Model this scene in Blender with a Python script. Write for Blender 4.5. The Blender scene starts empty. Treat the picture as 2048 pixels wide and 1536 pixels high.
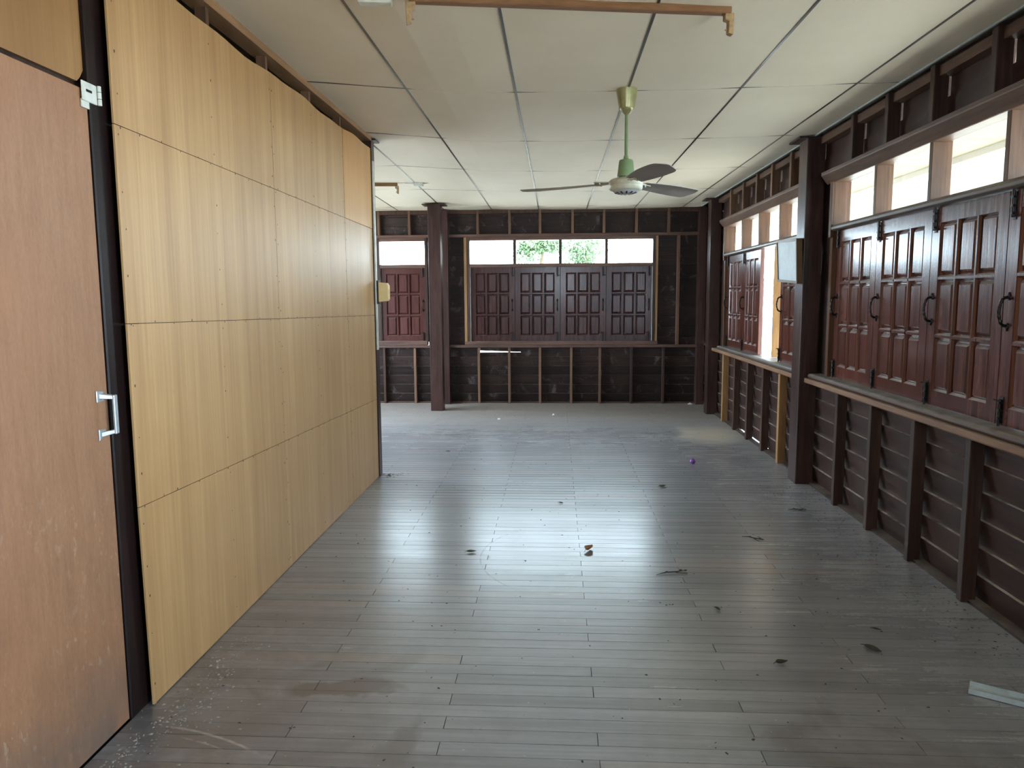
import bpy, bmesh, math, random
from mathutils import Vector, Matrix
random.seed(7)
S = bpy.context.scene
C = S.collection
# ------------------------------------------------------------------ camera
F_PX = 1494.64
rt = Vector((0.99828873, 0.05813967, -0.00627676)); up = Vector((-0.00050532, 0.11590892, 0.99325972)); fw = Vector((-0.05847533, 0.99155681, -0.11573995))
cam_d = bpy.data.cameras.new('camera'); cam = bpy.data.objects.new('camera', cam_d); C.objects.link(cam)
cam_d.sensor_fit = 'HORIZONTAL'; cam_d.sensor_width = 36.0; cam_d.lens = F_PX / 2048 * 36.0
cam_d.clip_start = 0.02; cam_d.clip_end = 300
M3 = Matrix((rt, up, -fw)).transposed()
cam.matrix_world = Matrix.Translation((0, 0, 1.33)) @ M3.to_4x4()
S.camera = cam
# ------------------------------------------------------------------ world, sun, exposure
W = bpy.data.worlds.new('sky'); S.world = W; W.use_nodes = True
wn = W.node_tree; bg = wn.nodes['Background']
bg.inputs[0].default_value = (0.70, 0.86, 1.0, 1); bg.inputs[1].default_value = 19.0
sd = bpy.data.lights.new('sun', 'SUN'); sd.energy = 26.0; sd.angle = 0.03; sd.color = (1.0, 0.95, 0.86)
sun = bpy.data.objects.new('sun', sd); C.objects.link(sun)
sun.rotation_euler = Vector((-0.40, 0.30, -1.0)).to_track_quat('-Z', 'Y').to_euler()
S.view_settings.view_transform = 'Standard'; S.view_settings.look = 'None'
S.view_settings.exposure = 0.48; S.view_settings.gamma = 1.0; S.view_settings.use_curve_mapping = False

def portal(loc, size, rot):
    l = bpy.data.lights.new('sky_portal', 'AREA'); l.shape = 'RECTANGLE'; l.size, l.size_y = size
    l.cycles.is_portal = True
    o = bpy.data.objects.new('sky_portal', l); C.objects.link(o); o.location = loc; o.rotation_euler = rot
    return o
HP = math.pi / 2
portal((0.05, 9.45, 1.88), (2.3, 0.34), (-HP, 0, 0))
portal((-1.9, 9.45, 1.88), (0.6, 0.34), (-HP, 0, 0))
portal((1.98, 3.8, 1.92), (0.34, 2.6), (0, HP, 0))
portal((1.98, 6.9, 1.92), (0.34, 2.6), (0, HP, 0))
portal((1.98, 6.7, 1.27), (0.96, 0.66), (0, HP, 0))
portal((1.98, 0.8, 1.45), (1.3, 2.0), (0, HP, 0))
portal((0.03, -2.1, 1.735), (1.3, 0.63), (HP, 0, 0))
portal((-3.75, 7.4, 1.45), (1.3, 2.8), (0, -HP, 0))

# ------------------------------------------------------------------ helpers
class MB:
    def __init__(s): s.v = []; s.f = []
    def add(s, vs, fs):
        n = len(s.v); s.v += [tuple(p) for p in vs]; s.f += [tuple(i + n for i in f) for f in fs]; return s
    def box(s, x0, x1, y0, y1, z0, z1):
        return s.add([(x0,y0,z0),(x1,y0,z0),(x1,y1,z0),(x0,y1,z0),(x0,y0,z1),(x1,y0,z1),(x1,y1,z1),(x0,y1,z1)],
                     [(0,3,2,1),(4,5,6,7),(0,1,5,4),(1,2,6,5),(2,3,7,6),(3,0,4,7)])
    def hexa(s, p):  # 8 points, bottom ring then top ring
        return s.add(p, [(0,3,2,1),(4,5,6,7),(0,1,5,4),(1,2,6,5),(2,3,7,6),(3,0,4,7)])
    def prism(s, poly, a, b, axis):  # poly of (p,q); axis 0: (x; y,z) 1: (y; x,z) 2: (z; x,y)
        def pt(t, p): return {0:(t,p[0],p[1]),1:(p[0],t,p[1]),2:(p[0],p[1],t)}[axis]
        n = len(poly)
        vs = [pt(a,p) for p in poly] + [pt(b,p) for p in poly]
        fs = [tuple(range(n)), tuple(range(2*n-1, n-1, -1))] + [(i, n+i, n+(i+1)%n, (i+1)%n) for i in range(n)]
        return s.add(vs, fs)
    def tube(s, path, r, n=8, caps=True):
        rs = r if isinstance(r, (list, tuple)) else [r]*len(path)
        P = [Vector(p) for p in path]; base = len(s.v); u = None
        for i, p in enumerate(P):
            d = (P[min(i+1,len(P)-1)] - P[max(i-1,0)]).normalized()
            if u is None: u = d.orthogonal().normalized()
            else: u = (u - d*u.dot(d)).normalized()
            w = d.cross(u)
            for k in range(n):
                a = 2*math.pi*k/n; s.v.append(tuple(p + rs[i]*(math.cos(a)*u + math.sin(a)*w)))
        for i in range(len(P)-1):
            for k in range(n):
                a = base+i*n; s.f.append((a+k, a+(k+1)%n, a+n+(k+1)%n, a+n+k))
        if caps:
            s.f.append(tuple(base+k for k in range(n-1,-1,-1))); e = base+(len(P)-1)*n
            s.f.append(tuple(e+k for k in range(n)))
        return s
    def lathe(s, prof, n=24, c=(0,0,0)):  # prof [(r,z)]
        base = len(s.v); m = len(prof)
        for r, z in prof:
            for k in range(n):
                a = 2*math.pi*k/n; s.v.append((c[0]+r*math.cos(a), c[1]+r*math.sin(a), c[2]+z))
        for i in range(m-1):
            for k in range(n):
                a = base+i*n; s.f.append((a+k, a+n+k, a+n+(k+1)%n, a+(k+1)%n))
        s.f.append(tuple(base+k for k in range(n))); e = base+(m-1)*n
        s.f.append(tuple(e+k for k in range(n-1,-1,-1)))
        return s
    def mesh(s, name, mat, bevel=0, smooth=False, seg=1):
        me = bpy.data.meshes.new(name); me.from_pydata(s.v, [], s.f); me.update()
        bm = bmesh.new(); bm.from_mesh(me)
        bmesh.ops.recalc_face_normals(bm, faces=bm.faces)
        if bevel: bmesh.ops.bevel(bm, geom=list(bm.edges), offset=bevel, segments=seg, affect='EDGES', profile=0.6)
        bm.to_mesh(me); bm.free()
        if mat: me.materials.append(mat)
        if smooth:
            me.shade_smooth(); me.set_sharp_from_angle(angle=math.radians(38))
        return me
    def build(s, name, mat, parent=None, bevel=0, smooth=False, seg=1):
        return put(s.mesh(name, mat, bevel, smooth, seg), name, parent)
def put(me, name, parent=None, loc=None, rz=None):
    o = bpy.data.objects.new(name, me); C.objects.link(o)
    if parent: o.parent = parent
    if loc is not None: o.location = loc
    if rz is not None: o.rotation_euler = (0, 0, rz)
    return o
def empty(name, loc=(0,0,0), parent=None, rz=0):
    o = bpy.data.objects.new(name, None); C.objects.link(o); o.location = loc; o.rotation_euler = (0,0,rz); o.empty_display_size = 0.05
    if parent: o.parent = parent
    return o
def tag(o, label, cat, group=None):
    o['label'] = label; o['category'] = cat
    if group: o['group'] = group
    return o
def struct(o, label=None):
    o['kind'] = 'structure'
    if label: o['label'] = label
    return o
def stuff(o, label=None, cat=None):
    o['kind'] = 'stuff'
    if label: o['label'] = label
    if cat: o['category'] = cat
    return o

# ------------------------------------------------------------------ materials
class NT:
    def __init__(s, name):
        s.m = bpy.data.materials.new(name); s.m.use_nodes = True; s.t = s.m.node_tree; s.b = s.t.nodes['Principled BSDF']
    def n(s, typ, **kw):
        nd = s.t.nodes.new(typ)
        for k, v in kw.items():
            if k == 'inp':
                for kk, vv in v.items(): s.set(nd.inputs[kk], vv)
            else: setattr(nd, k, v)
        return nd
    def set(s, sock, v):
        if isinstance(v, bpy.types.NodeSocket): s.t.links.new(v, sock)
        else: sock.default_value = v
    def math(s, op, a, b=None, clamp=False):
        nd = s.n('ShaderNodeMath', operation=op, use_clamp=clamp); s.set(nd.inputs[0], a)
        if b is not None: s.set(nd.inputs[1], b)
        return nd.outputs[0]
    def vmath(s, op, a, b=None):
        nd = s.n('ShaderNodeVectorMath', operation=op); s.set(nd.inputs[0], a)
        if b is not None: s.set(nd.inputs[1], b)
        return nd.outputs[1] if op in ('DISTANCE','LENGTH') else nd.outputs[0]
    def mix(s, f, a, b, blend='MIX'):
        nd = s.n('ShaderNodeMix', data_type='RGBA', blend_type=blend); s.set(nd.inputs[0], f)
        s.set(nd.inputs[6], a if not isinstance(a, tuple) else (*a[:3], 1)); s.set(nd.inputs[7], b if not isinstance(b, tuple) else (*b[:3], 1))
        return nd.outputs[2]
    def ramp(s, f, lo, hi):
        nd = s.n('ShaderNodeMapRange', clamp=True); s.set(nd.inputs[0], f); s.set(nd.inputs[1], lo); s.set(nd.inputs[2], hi)
        return nd.outputs[0]
    def pos(s, scale=(1,1,1), rnd=0):
        g = s.n('ShaderNodeNewGeometry').outputs['Position']
        v = s.vmath('MULTIPLY', g, scale)
        if rnd:
            r = s.n('ShaderNodeObjectInfo').outputs['Random']
            c = s.n('ShaderNodeCombineXYZ'); 
            for i in range(3): s.set(c.inputs[i], s.math('MULTIPLY', r, rnd*(1+i*.37)))
            v = s.vmath('ADD', v, c.outputs[0])
        return v
    def noise(s, vec, scale, detail=4, rough=0.55, dist=0):
        nd = s.n('ShaderNodeTexNoise', inp={'Vector': vec, 'Scale': scale, 'Detail': detail, 'Roughness': rough, 'Distortion': dist}); return nd.outputs[0]
    def bump(s, h, strength=0.2, dist=0.002):
        nd = s.n('ShaderNodeBump', inp={'Height': h, 'Strength': strength, 'Distance': dist}); s.set(s.b.inputs['Normal'], nd.outputs[0])
    def out(s, **kw):
        for k, v in kw.items(): s.set(s.b.inputs[k.replace('_', ' ')], (*v, 1) if isinstance(v, tuple) and len(v)==3 else v)
        return s.m
def stretch(axis, s=1.0, ratio=14):
    v = [s*ratio]*3; v['xyz'.index(axis)] = s; return tuple(v)
def wood(name, c1, c2, axis, rough=0.45, var=0.25, grain=2.0, dust=0.0, dustcol=(0.30,0.26,0.22), bump=0.25, coat=0.0, patch=0.0, patchcol=(0.22,0.18,0.17), spec=0.28):
    t = NT(name)
    p = t.pos(stretch(axis, grain), 40)
    g1 = t.noise(p, 1.6, 6, 0.62, 0.6); g2 = t.noise(t.pos((1,1,1), 30), 2.2, 3)
    f = t.ramp(t.math('ADD', t.math('MULTIPLY', g1, 0.75), t.math('MULTIPLY', g2, 0.35)), 0.36, 0.74)
    col = t.mix(f, c1, c2)
    r = t.n('ShaderNodeObjectInfo').outputs['Random']
    k = t.math('ADD', t.math('MULTIPLY', r, 2*var), 1-var)
    cc = t.n('ShaderNodeCombineColor')
    for i in range(3): t.set(cc.inputs[i], k)
    col = t.mix(1.0, col, cc.outputs[0], 'MULTIPLY')
    rg = t.math('ADD', t.math('MULTIPLY', g1, 0.2), rough-0.1)
    if patch:
        pn = t.noise(t.vmath('MULTIPLY', t.pos((1,1,1), 9), (1,1,.7)), 5.5, 8, 0.72, 1.2)
        pf = t.math('MULTIPLY', t.ramp(pn, 0.56, 0.72), patch)
        col = t.mix(pf, col, patchcol); rg = t.math('ADD', rg, t.math('MULTIPLY', pf, 0.25))
    if dust:
        nz = t.n('ShaderNodeSeparateXYZ', inp={0: t.n('ShaderNodeNewGeometry').outputs['Normal']}).outputs[2]
        d = t.math('MULTIPLY', t.ramp(nz, 0.3, 0.8), t.ramp(t.noise(t.pos(), 9, 5), 0.25, 0.6))
        d = t.math('MULTIPLY', d, dust); col = t.mix(d, col, dustcol); rg = t.math('ADD', rg, t.math('MULTIPLY', d, 0.4))
    t.bump(g1, bump, 0.003)
    return t.out(Base_Color=col, Roughness=rg, Coat_Weight=coat, Coat_Roughness=0.17, Specular_IOR_Level=spec)
def plain(name, col, rough=0.5, metal=0.0, var=0.12, sc=30, spec=0.5, bump=0.0, dirt=None, dirtf=0.0):
    t = NT(name); n = t.noise(t.pos((1,1,1), 7), sc, 5)
    c = t.mix(t.ramp(n, 0.3, 0.7), tuple(x*(1-var) for x in col), tuple(min(1,x*(1+var)) for x in col))
    if dirt: c = t.mix(t.math('MULTIPLY', t.ramp(t.noise(t.pos((1,1,1),3), sc*.35, 6, .7), .5, .68), dirtf), c, dirt)
    if bump: t.bump(n, bump, 0.001)
    return t.out(Base_Color=c, Roughness=t.math('ADD', t.math('MULTIPLY', n, 0.2), rough-0.1), Metallic=metal, Specular_IOR_Level=spec)
DK1, DK2 = (0.012,0.007,0.006), (0.044,0.025,0.021)
M = {}
M['board_x'] = wood('lap_board_x', DK1, DK2, 'x', 0.5, 0.3, 2, 1.0, (0.34,0.30,0.28), patch=0.8, patchcol=(0.17,0.14,0.135))
M['board_y'] = wood('lap_board_y', (0.018,0.009,0.0075), (0.062,0.031,0.024), 'y', 0.45, 0.25, 2, 1.0, (0.54,0.48,0.43), patch=0.3, patchcol=(0.12,0.10,0.095))
M['stud_z'] = wood('stud_dark', (0.024,0.012,0.009), (0.078,0.040,0.027), 'z', 0.45, 0.3, 2, 0.5)
M['stud_brown'] = wood('stud_brown', (0.085,0.045,0.028), (0.19,0.105,0.062), 'z', 0.5, 0.25, 2, 0.5)
M['stud_raw'] = wood('stud_raw', (0.20,0.105,0.042), (0.36,0.20,0.085), 'z', 0.5, 0.15, 2, 0.3)
M['post'] = wood('post_wood', (0.020,0.0095,0.008), (0.066,0.032,0.026), 'z', 0.36, 0.12, 1.6, 0, bump=0.5, patch=0.12, patchcol=(0.11,0.08,0.07))
M['jamb'] = wood('jamb_black', (0.005,0.003,0.003), (0.016,0.007,0.006), 'z', 0.42, 0.1, 1.6, 0, spec=0.2)
M['rail_x'] = wood('rail_x', (0.055,0.028,0.022), (0.14,0.075,0.055), 'x', 0.45, 0.15, 2, 0.6, (0.22,0.18,0.15))
M['rail_y'] = wood('rail_y', (0.055,0.029,0.018), (0.145,0.080,0.050), 'y', 0.5, 0.15, 2, 0.7, (0.27,0.25,0.22))
M['frame_z'] = wood('frame_z', (0.055,0.022,0.008), (0.125,0.054,0.021), 'z', 0.42, 0.15, 2, 0.2)
M['frame_y'] = wood('frame_y', (0.06,0.042,0.033), (0.14,0.105,0.085), 'y', 0.40, 0.15, 2, 0.5, (0.28,0.27,0.25))
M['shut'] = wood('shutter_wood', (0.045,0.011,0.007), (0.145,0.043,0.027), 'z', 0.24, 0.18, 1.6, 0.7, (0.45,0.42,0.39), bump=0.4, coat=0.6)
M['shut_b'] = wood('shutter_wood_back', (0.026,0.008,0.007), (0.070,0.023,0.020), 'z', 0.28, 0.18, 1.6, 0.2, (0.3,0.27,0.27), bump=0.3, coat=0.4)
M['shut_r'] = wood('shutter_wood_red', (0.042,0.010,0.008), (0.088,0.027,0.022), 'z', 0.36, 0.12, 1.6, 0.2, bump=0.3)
M['apron'] = wood('apron_wood', (0.15,0.075,0.038), (0.28,0.155,0.085), 'y', 0.5, 0.1, 2, 0.5, (0.34,0.29,0.24))
M['beam'] = wood('partition_beam', (0.22,0.115,0.055), (0.36,0.21,0.11), 'y', 0.55, 0.1, 2)
M['batten'] = wood('batten_wood', (0.15,0.07,0.030), (0.27,0.14,0.065), 'x', 0.5, 0.1, 2)
M['iron'] = plain('iron', (0.018,0.014,0.013), 0.38, 0.7)
M['bar'] = plain('ceiling_bar', (0.030,0.026,0.022), 0.32, 0.0)
M['white_paint'] = plain('white_paint', (0.62,0.64,0.58), 0.5, dirt=(0.3,0.28,0.22), dirtf=0.4)
M['alu'] = plain('aluminium', (0.42,0.46,0.48), 0.4, 0.5)
M['galv'] = plain('galvanised', (0.42,0.49,0.51), 0.45, 0.1, dirt=(0.22,0.22,0.21), dirtf=0.6)
M['cream'] = plain('cream_plastic', (0.74,0.56,0.27), 0.45, var=0.06)
M['tan'] = plain('tan_plastic', (0.36,0.24,0.12), 0.5, var=0.3, sc=60)
M['green'] = plain('green_enamel', (0.16,0.23,0.105), 0.35, 0.0, var=0.1)
M['olive'] = plain('olive_metal', (0.34,0.33,0.17), 0.32, 0.55, var=0.15)
M['motor'] = plain('motor_cream', (0.52,0.50,0.38), 0.38, 0.1, dirt=(0.25,0.2,0.12), dirtf=0.5)
M['motor_grey'] = plain('motor_grey', (0.42,0.41,0.42), 0.45)
M['blade'] = plain('fan_blade', (0.27,0.235,0.205), 0.42, 0.1, dirt=(0.15,0.12,0.10), dirtf=0.5, sc=14)
M['sheet'] = plain('grey_sheet', (0.52,0.58,0.61), 0.6, var=0.05, dirt=(0.38,0.38,0.35), dirtf=0.4)
M['brownframe'] = plain('brown_frame', (0.13,0.075,0.03), 0.5)
M['black'] = plain('dark_void', (0.008,0.007,0.006), 0.9)
M['leaf_brown'] = plain('dry_leaf', (0.36,0.17,0.07), 0.6, sc=80, var=0.4)
M['leaf_dark'] = plain('dark_leaf', (0.035,0.03,0.02), 0.7, sc=80, var=0.4)
M['leaf_olive'] = plain('olive_leaf', (0.10,0.105,0.055), 0.65, sc=80, var=0.4)
M['purple'] = plain('purple_foil', (0.25,0.09,0.42), 0.28, 0.2)
M['paper'] = plain('paper', (0.75,0.74,0.70), 0.7)
M['crumb'] = plain('crumb', (0.27,0.26,0.235), 0.9, var=0.5, sc=20)
M['dirt'] = plain('dirt', (0.05,0.042,0.034), 0.9, var=0.5, sc=20)
M['nail'] = plain('nail', (0.085,0.045,0.02), 0.6)
M['shell'] = plain('unseen_wall', (0.16,0.10,0.07), 0.7)
M['soffit'] = plain('soffit', (0.27,0.24,0.165), 0.8, var=0.03)
M['ext_white'] = plain('exterior_white', (0.78,0.80,0.78), 0.8, var=0.04)
M['ext_blue'] = plain('exterior_blue', (0.05,0.09,0.15), 0.6)
M['ext_grey'] = plain('exterior_grey', (0.05,0.055,0.055), 0.8)
M['ext_teal'] = plain('exterior_teal', (0.028,0.045,0.045), 0.6)
M['ground'] = plain('ground_concrete', (0.29,0.275,0.235), 0.9, sc=1.5)
M['leafy'] = plain('tree_leaf', (0.065,0.115,0.05), 0.6, var=0.35, sc=3)
M['bark'] = plain('bark', (0.12,0.09,0.06), 0.9)
def m_glass():
    t = NT('thin_glass'); o = t.t.nodes['Material Output']
    tr = t.n('ShaderNodeBsdfTransparent', inp={0: (0.96,0.975,0.965,1)}); gl = t.n('ShaderNodeBsdfGlossy', inp={'Roughness': 0.03})
    fc = t.n('ShaderNodeLayerWeight', inp={0: 0.5}).outputs['Facing']
    fr = t.math('ADD', 0.03, t.math('MULTIPLY', t.math('POWER', fc, 5.0), 0.8))
    mx = t.n('ShaderNodeMixShader', inp={0: fr, 1: tr.outputs[0], 2: gl.outputs[0]}); t.set(o.inputs[0], mx.outputs[0]); return t.m
M['glass'] = m_glass()
def m_ply(name, ca, cb, cdirty, rough=0.42, red=0.0):
    t = NT(name)
    g = t.noise(t.pos((60, 60, 1.3)), 1.0, 5, 0.6, 0.3)           # vertical veneer streaks
    g2 = t.noise(t.pos((9, 9, 0.35)), 1.0, 3)
    big = t.noise(t.pos((1,1,1)), 1.1, 4, 0.6)
    g3 = t.noise(t.pos((170, 170, 2.2)), 1.0, 3, 0.6, 0.2)
    f = t.ramp(t.math('ADD', t.math('ADD', t.math('MULTIPLY', g, 0.42), t.math('MULTIPLY', g3, 0.25)), t.math('MULTIPLY', g2, 0.45)), 0.40, 0.72)
    col = t.mix(f, ca, cb)
    col = t.mix(t.math('MULTIPLY', t.ramp(big, 0.48, 0.75), 0.45), col, cdirty)
    fine = t.noise(t.pos((1,1,.25)), 160, 2)
    col = t.mix(t.math('MULTIPLY', t.ramp(fine, .55, .75), .18), col, cdirty)
    t.bump(g, 0.12, 0.001)
    return t.out(Base_Color=col, Roughness=t.math('ADD', rough-0.06, t.math('MULTIPLY', g, 0.15)))
M['ply'] = m_ply('plywood', (0.365,0.206,0.082), (0.57,0.356,0.163), (0.34,0.18,0.070))
M['ply_orange'] = m_ply('plywood_orange', (0.50,0.25,0.075), (0.64,0.36,0.13), (0.42,0.2,0.07))
M['ply_upper'] = m_ply('plywood_upper', (0.25,0.125,0.042), (0.36,0.195,0.072), (0.19,0.085,0.03))  # browner overdoor sheet, with its shadow also darkened into the colour
def m_door():
    t = NT('door_hardboard')
    g = t.math('ADD', t.math('MULTIPLY', t.noise(t.pos((45, 45, 5)), 1.0, 6, 0.7), .6), t.math('MULTIPLY', t.noise(t.pos((1,1,.4)), 150, 3, .6), .4))
    col = t.mix(t.ramp(g, 0.3, 0.7), (0.235,0.110,0.054), (0.355,0.190,0.104))
    big = t.noise(t.pos(), 1.7, 5); col = t.mix(t.math('MULTIPLY', t.ramp(big, .45, .7), .5), col, (0.36,0.16,0.075))
    z = t.n('ShaderNodeSeparateXYZ', inp={0: t.pos()}).outputs[2]
    low = t.ramp(z, 1.15, 0.15)
    sp = t.math('MULTIPLY', t.ramp(t.noise(t.pos((1,1,.6)), 42, 4, .6), 0.58, 0.66), t.ramp(t.noise(t.pos(), 3.5, 4), .45, .6))
    col = t.mix(t.math('MULTIPLY', t.math('MULTIPLY', sp, low), .6), col, (0.50,0.36,0.25))
    col = t.mix(t.math('MULTIPLY', low, t.math('MULTIPLY', t.ramp(t.noise(t.pos((1,1,.5)), 11, 6, .7), .42, .68), .45)), col, (0.15,0.075,0.045))
    gr = t.math('MULTIPLY', t.ramp(z, 0.30, 0.0), t.ramp(t.noise(t.pos(), 7, 5), .25, .6))
    col = t.mix(t.math('MULTIPLY', gr, .8), col, (0.13,0.10,0.085))
    t.bump(t.noise(t.pos(), 120, 3), 0.1, 0.001)
    return t.out(Base_Color=col, Roughness=0.55)
M['door'] = m_door()
def m_ceiling():
    t = NT('ceiling_board')
    r = t.n('ShaderNodeObjectInfo').outputs['Random']
    n = t.noise(t.pos(), 1.3, 5, .6); f = t.noise(t.pos(), 220, 2)
    col = t.mix(t.ramp(n, .35, .7), (0.75,0.69,0.575), (0.83,0.775,0.66))
    col = t.mix(t.math('MULTIPLY', t.ramp(f, .5, .8), .25), col, (0.62,0.57,0.47))
    col = t.mix(t.math('MULTIPLY', r, .12), col, (0.70,0.64,0.51))
    t.bump(t.noise(t.pos(), 3, 3), .06, .02)
    return t.out(Base_Color=col, Roughness=0.62, Specular_IOR_Level=0.35)
M['ceil'] = m_ceiling()
def m_floor():
    t = NT('floor_board')
    r = t.n('ShaderNodeObjectInfo').outputs['Random']
    g = t.noise(t.pos((1.5, 45, 45), 20), 1.0, 6, .62, .4)
    col = t.mix(t.ramp(g, .3, .72), (0.148,0.148,0.165), (0.222,0.224,0.246))
    k = t.math('ADD', t.math('MULTIPLY', r, .32), .84); cc = t.n('ShaderNodeCombineColor')
    for i in range(3): t.set(cc.inputs[i], k)
    col = t.mix(1.0, col, cc.outputs[0], 'MULTIPLY')
    red = t.math('MULTIPLY', t.ramp(t.math('FRACT', t.math('MULTIPLY', r, 7.3)), .80, .95), .35)
    col = t.mix(red, col, (0.26,0.19,0.17))
    p = t.pos(); sx = t.n('ShaderNodeSeparateXYZ', inp={0: p}); X, Y = sx.outputs[0], sx.outputs[1]
    # settled dust, heavier by the far wall; floor also paler along the right wall
    dn = t.noise(p, 2.3, 7, .65, .5); fine = t.noise(p, 70, 5, .75)
    far = t.math('ADD', t.ramp(Y, 6.2, 8.4), t.math('MULTIPLY', t.ramp(X, 0.9, 1.8), .75), True)
    d = t.ramp(t.math('ADD', t.math('MULTIPLY', dn, .55), t.math('MULTIPLY', far, .50)), .28, .88)
    d = t.math('MULTIPLY', d, t.math('ADD', .55, t.math('MULTIPLY', t.ramp(fine, .35, .65), .45)))
    col = t.mix(t.math('MULTIPLY', d, .72), col, (0.40,0.385,0.36))
    brown = t.math('MULTIPLY', t.ramp(t.math('ADD', Y, t.math('MULTIPLY', dn, 1.2)), 7.9, 9.3), t.ramp(fine, .2, .6))
    col = t.mix(t.math('MULTIPLY', brown, .8), col, (0.24,0.19,0.15))
    # sand spill
    q = t.vmath('ADD', p, t.vmath('MULTIPLY', t.n('ShaderNodeTexNoise', inp={'Vector': p, 'Scale': 3.0, 'Detail': 6}).outputs[1], (0.5,0.5,0)))
    ds = t.vmath('DISTANCE', t.vmath('MULTIPLY', q, (1.3,.8,0)), (1.3*1.72, .8*7.45, 0))
    sand = t.ramp(ds, .42, .22); col = t.mix(t.math('MULTIPLY', sand, .75), col, (0.42,0.345,0.235))
    # dark spill
    dw = t.vmath('DISTANCE', t.vmath('MULTIPLY', q, (.9,1.9,0)), (.9*-.50, 1.9*2.60, 0))
    st = t.ramp(dw, .15, .11); col = t.mix(t.math('MULTIPLY', st, .75), col, (0.075,0.052,0.045))
    bl = t.ramp(t.noise(p, 1.5, 5, .6, 1.0), .60, .70); near = t.ramp(Y, 3.4, 2.4)
    col = t.mix(t.math('MULTIPLY', t.math('MULTIPLY', bl, near), .6), col, (0.085,0.068,0.06))
    gx = t.math('MULTIPLY', t.ramp(X, -.35, -1.25), t.ramp(Y, 3.9, 2.3)); gn = t.ramp(t.noise(p, 6, 7, .7, .6), .30, .62)
    col = t.mix(t.math('MULTIPLY', t.math('MULTIPLY', gx, gn), .75), col, (0.075,0.066,0.066))
    gr2 = t.math('MULTIPLY', t.ramp(t.noise(p, 4.2, 7, .7), .46, .66), t.ramp(Y, 3.8, 2.0)); col = t.mix(t.math('MULTIPLY', gr2, .35), col, (0.10,0.092,0.092))
    # scraped arcs left by the door and by dragged furniture
    def arc(cx, cy, rad, w, lo, hi, axis):
        dist = t.vmath('DISTANCE', t.vmath('MULTIPLY', p, (1,1,0)), (cx,cy,0))
        a = t.ramp(t.math('ABSOLUTE', t.math('SUBTRACT', dist, rad)), w, w*.3)
        m = t.math('MULTIPLY', t.ramp(axis, lo, lo+.06), t.ramp(axis, hi, hi-.06))
        return t.math('MULTIPLY', t.math('MULTIPLY', a, m), t.ramp(t.noise(p, 18, 4), .35, .55))
    a1 = t.math('ADD', arc(-1.35, 1.24, .905, .007, -1.22, -.86, X), arc(-1.35, 1.24, .865, .005, -1.15, -.98, X))
    col = t.mix(t.math('MULTIPLY', a1, .6), col, (0.45,0.43,0.40))
    a2 = arc(.20, 3.73, .587, .006, 3.2, 4.2, Y); a2 = t.math('MULTIPLY', a2, t.ramp(X, -.15, -.3))
    col = t.mix(t.math('MULTIPLY', a2, .75), col, (0.06,0.05,0.045))
    speck = t.ramp(t.noise(p, 46, 2, .5), .735, .76); col = t.mix(t.math('MULTIPLY', speck, .5), col, (0.06,0.05,0.045))
    spw = t.ramp(t.noise(t.vmath('ADD', p, (7,3,1)), 60, 2, .5), .75, .77); col = t.mix(t.math('MULTIPLY', spw, .6), col, (0.5,0.48,0.44))
    streak = t.noise(t.pos((2.5, 30, 1), 11), 1.0, 5, .6)
    ro = t.math('ADD', t.math('ADD', .16, t.math('MULTIPLY', streak, .16)), t.math('ADD', t.math('ADD', t.math('MULTIPLY', d, .10), t.math('MULTIPLY', brown, .25)), t.math('MULTIPLY', sand, .3)))
    wav = t.noise(t.pos((3, 26, 1), 11), 1.0, 3)
    t.bump(t.math('ADD', t.math('MULTIPLY', wav, 1.0), t.math('MULTIPLY', fine, .12)), .07, .003)
    return t.out(Base_Color=col, Roughness=t.math('ADD', ro, .22), Specular_IOR_Level=t.math('SUBTRACT', 0.9, t.math('MULTIPLY', brown, .7)), Coat_Weight=t.math('SUBTRACT', t.math('SUBTRACT', 1.0, t.math('MULTIPLY', d, .30)), t.math('MULTIPLY', brown, .65), True), Coat_Roughness=ro, Coat_IOR=1.5)
M['floor'] = m_floor()

# ================================================================== THE SETTING
H = 2.395
YB = 9.35          # inner face of the back wall boards
XW = 1.815         # inner face of the right wall boards
XP = -1.32         # plywood face of the partition
def zc(x, y):      # the ceiling sags a little and lifts towards the partition
    lift = min(max((-0.55-x)/0.75, 0), 1)*min(max((9.2-y)/3.6, 0), 1)*0.075
    sag = -0.012*max(0.0, 1-((x-0.45)/1.1)**2)
    return H + lift + sag
# ---- floor
floor = struct(empty('floor'), 'worn grey-brown plank floor running across the room, dusty towards the far wall')
MB().box(-3.7, 1.95, -2.1, 9.5, -0.12, -0.022).build('subfloor', M['black'], floor)
BW = 0.0683; joist = [0.127 + 0.475*k for k in range(-8, 5)]
cand = []
row = 0; y = 1.55
rng = random.Random(3)
while y < YB - 0.005:
    y1 = min(y + BW, YB)
    xl = XP - 0.03 if y1 < 5.42 else -3.6
    cuts = [j for i, j in enumerate(joist) if xl + .2 < j < 1.70 and (i + row) % 2 == 0 and rng.random() < .88]
    xs = [xl] + cuts + [1.86]
    for a, b in zip(xs[:-1], xs[1:]):
        cand.append((a, b, y, y1))
    y = y1; row += 1
def vis(c):
    a, b, y0, y1 = c
    m = (y0+y1)/2; left = -0.79*m if m < 5.4 else -.235*m
    w = min(b, .72*m) - max(a, left)
    return max(w, -1)*BW/m**2.6 if w > 0 else w
cand.sort(key=vis, reverse=True)
rest = MB()
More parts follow.
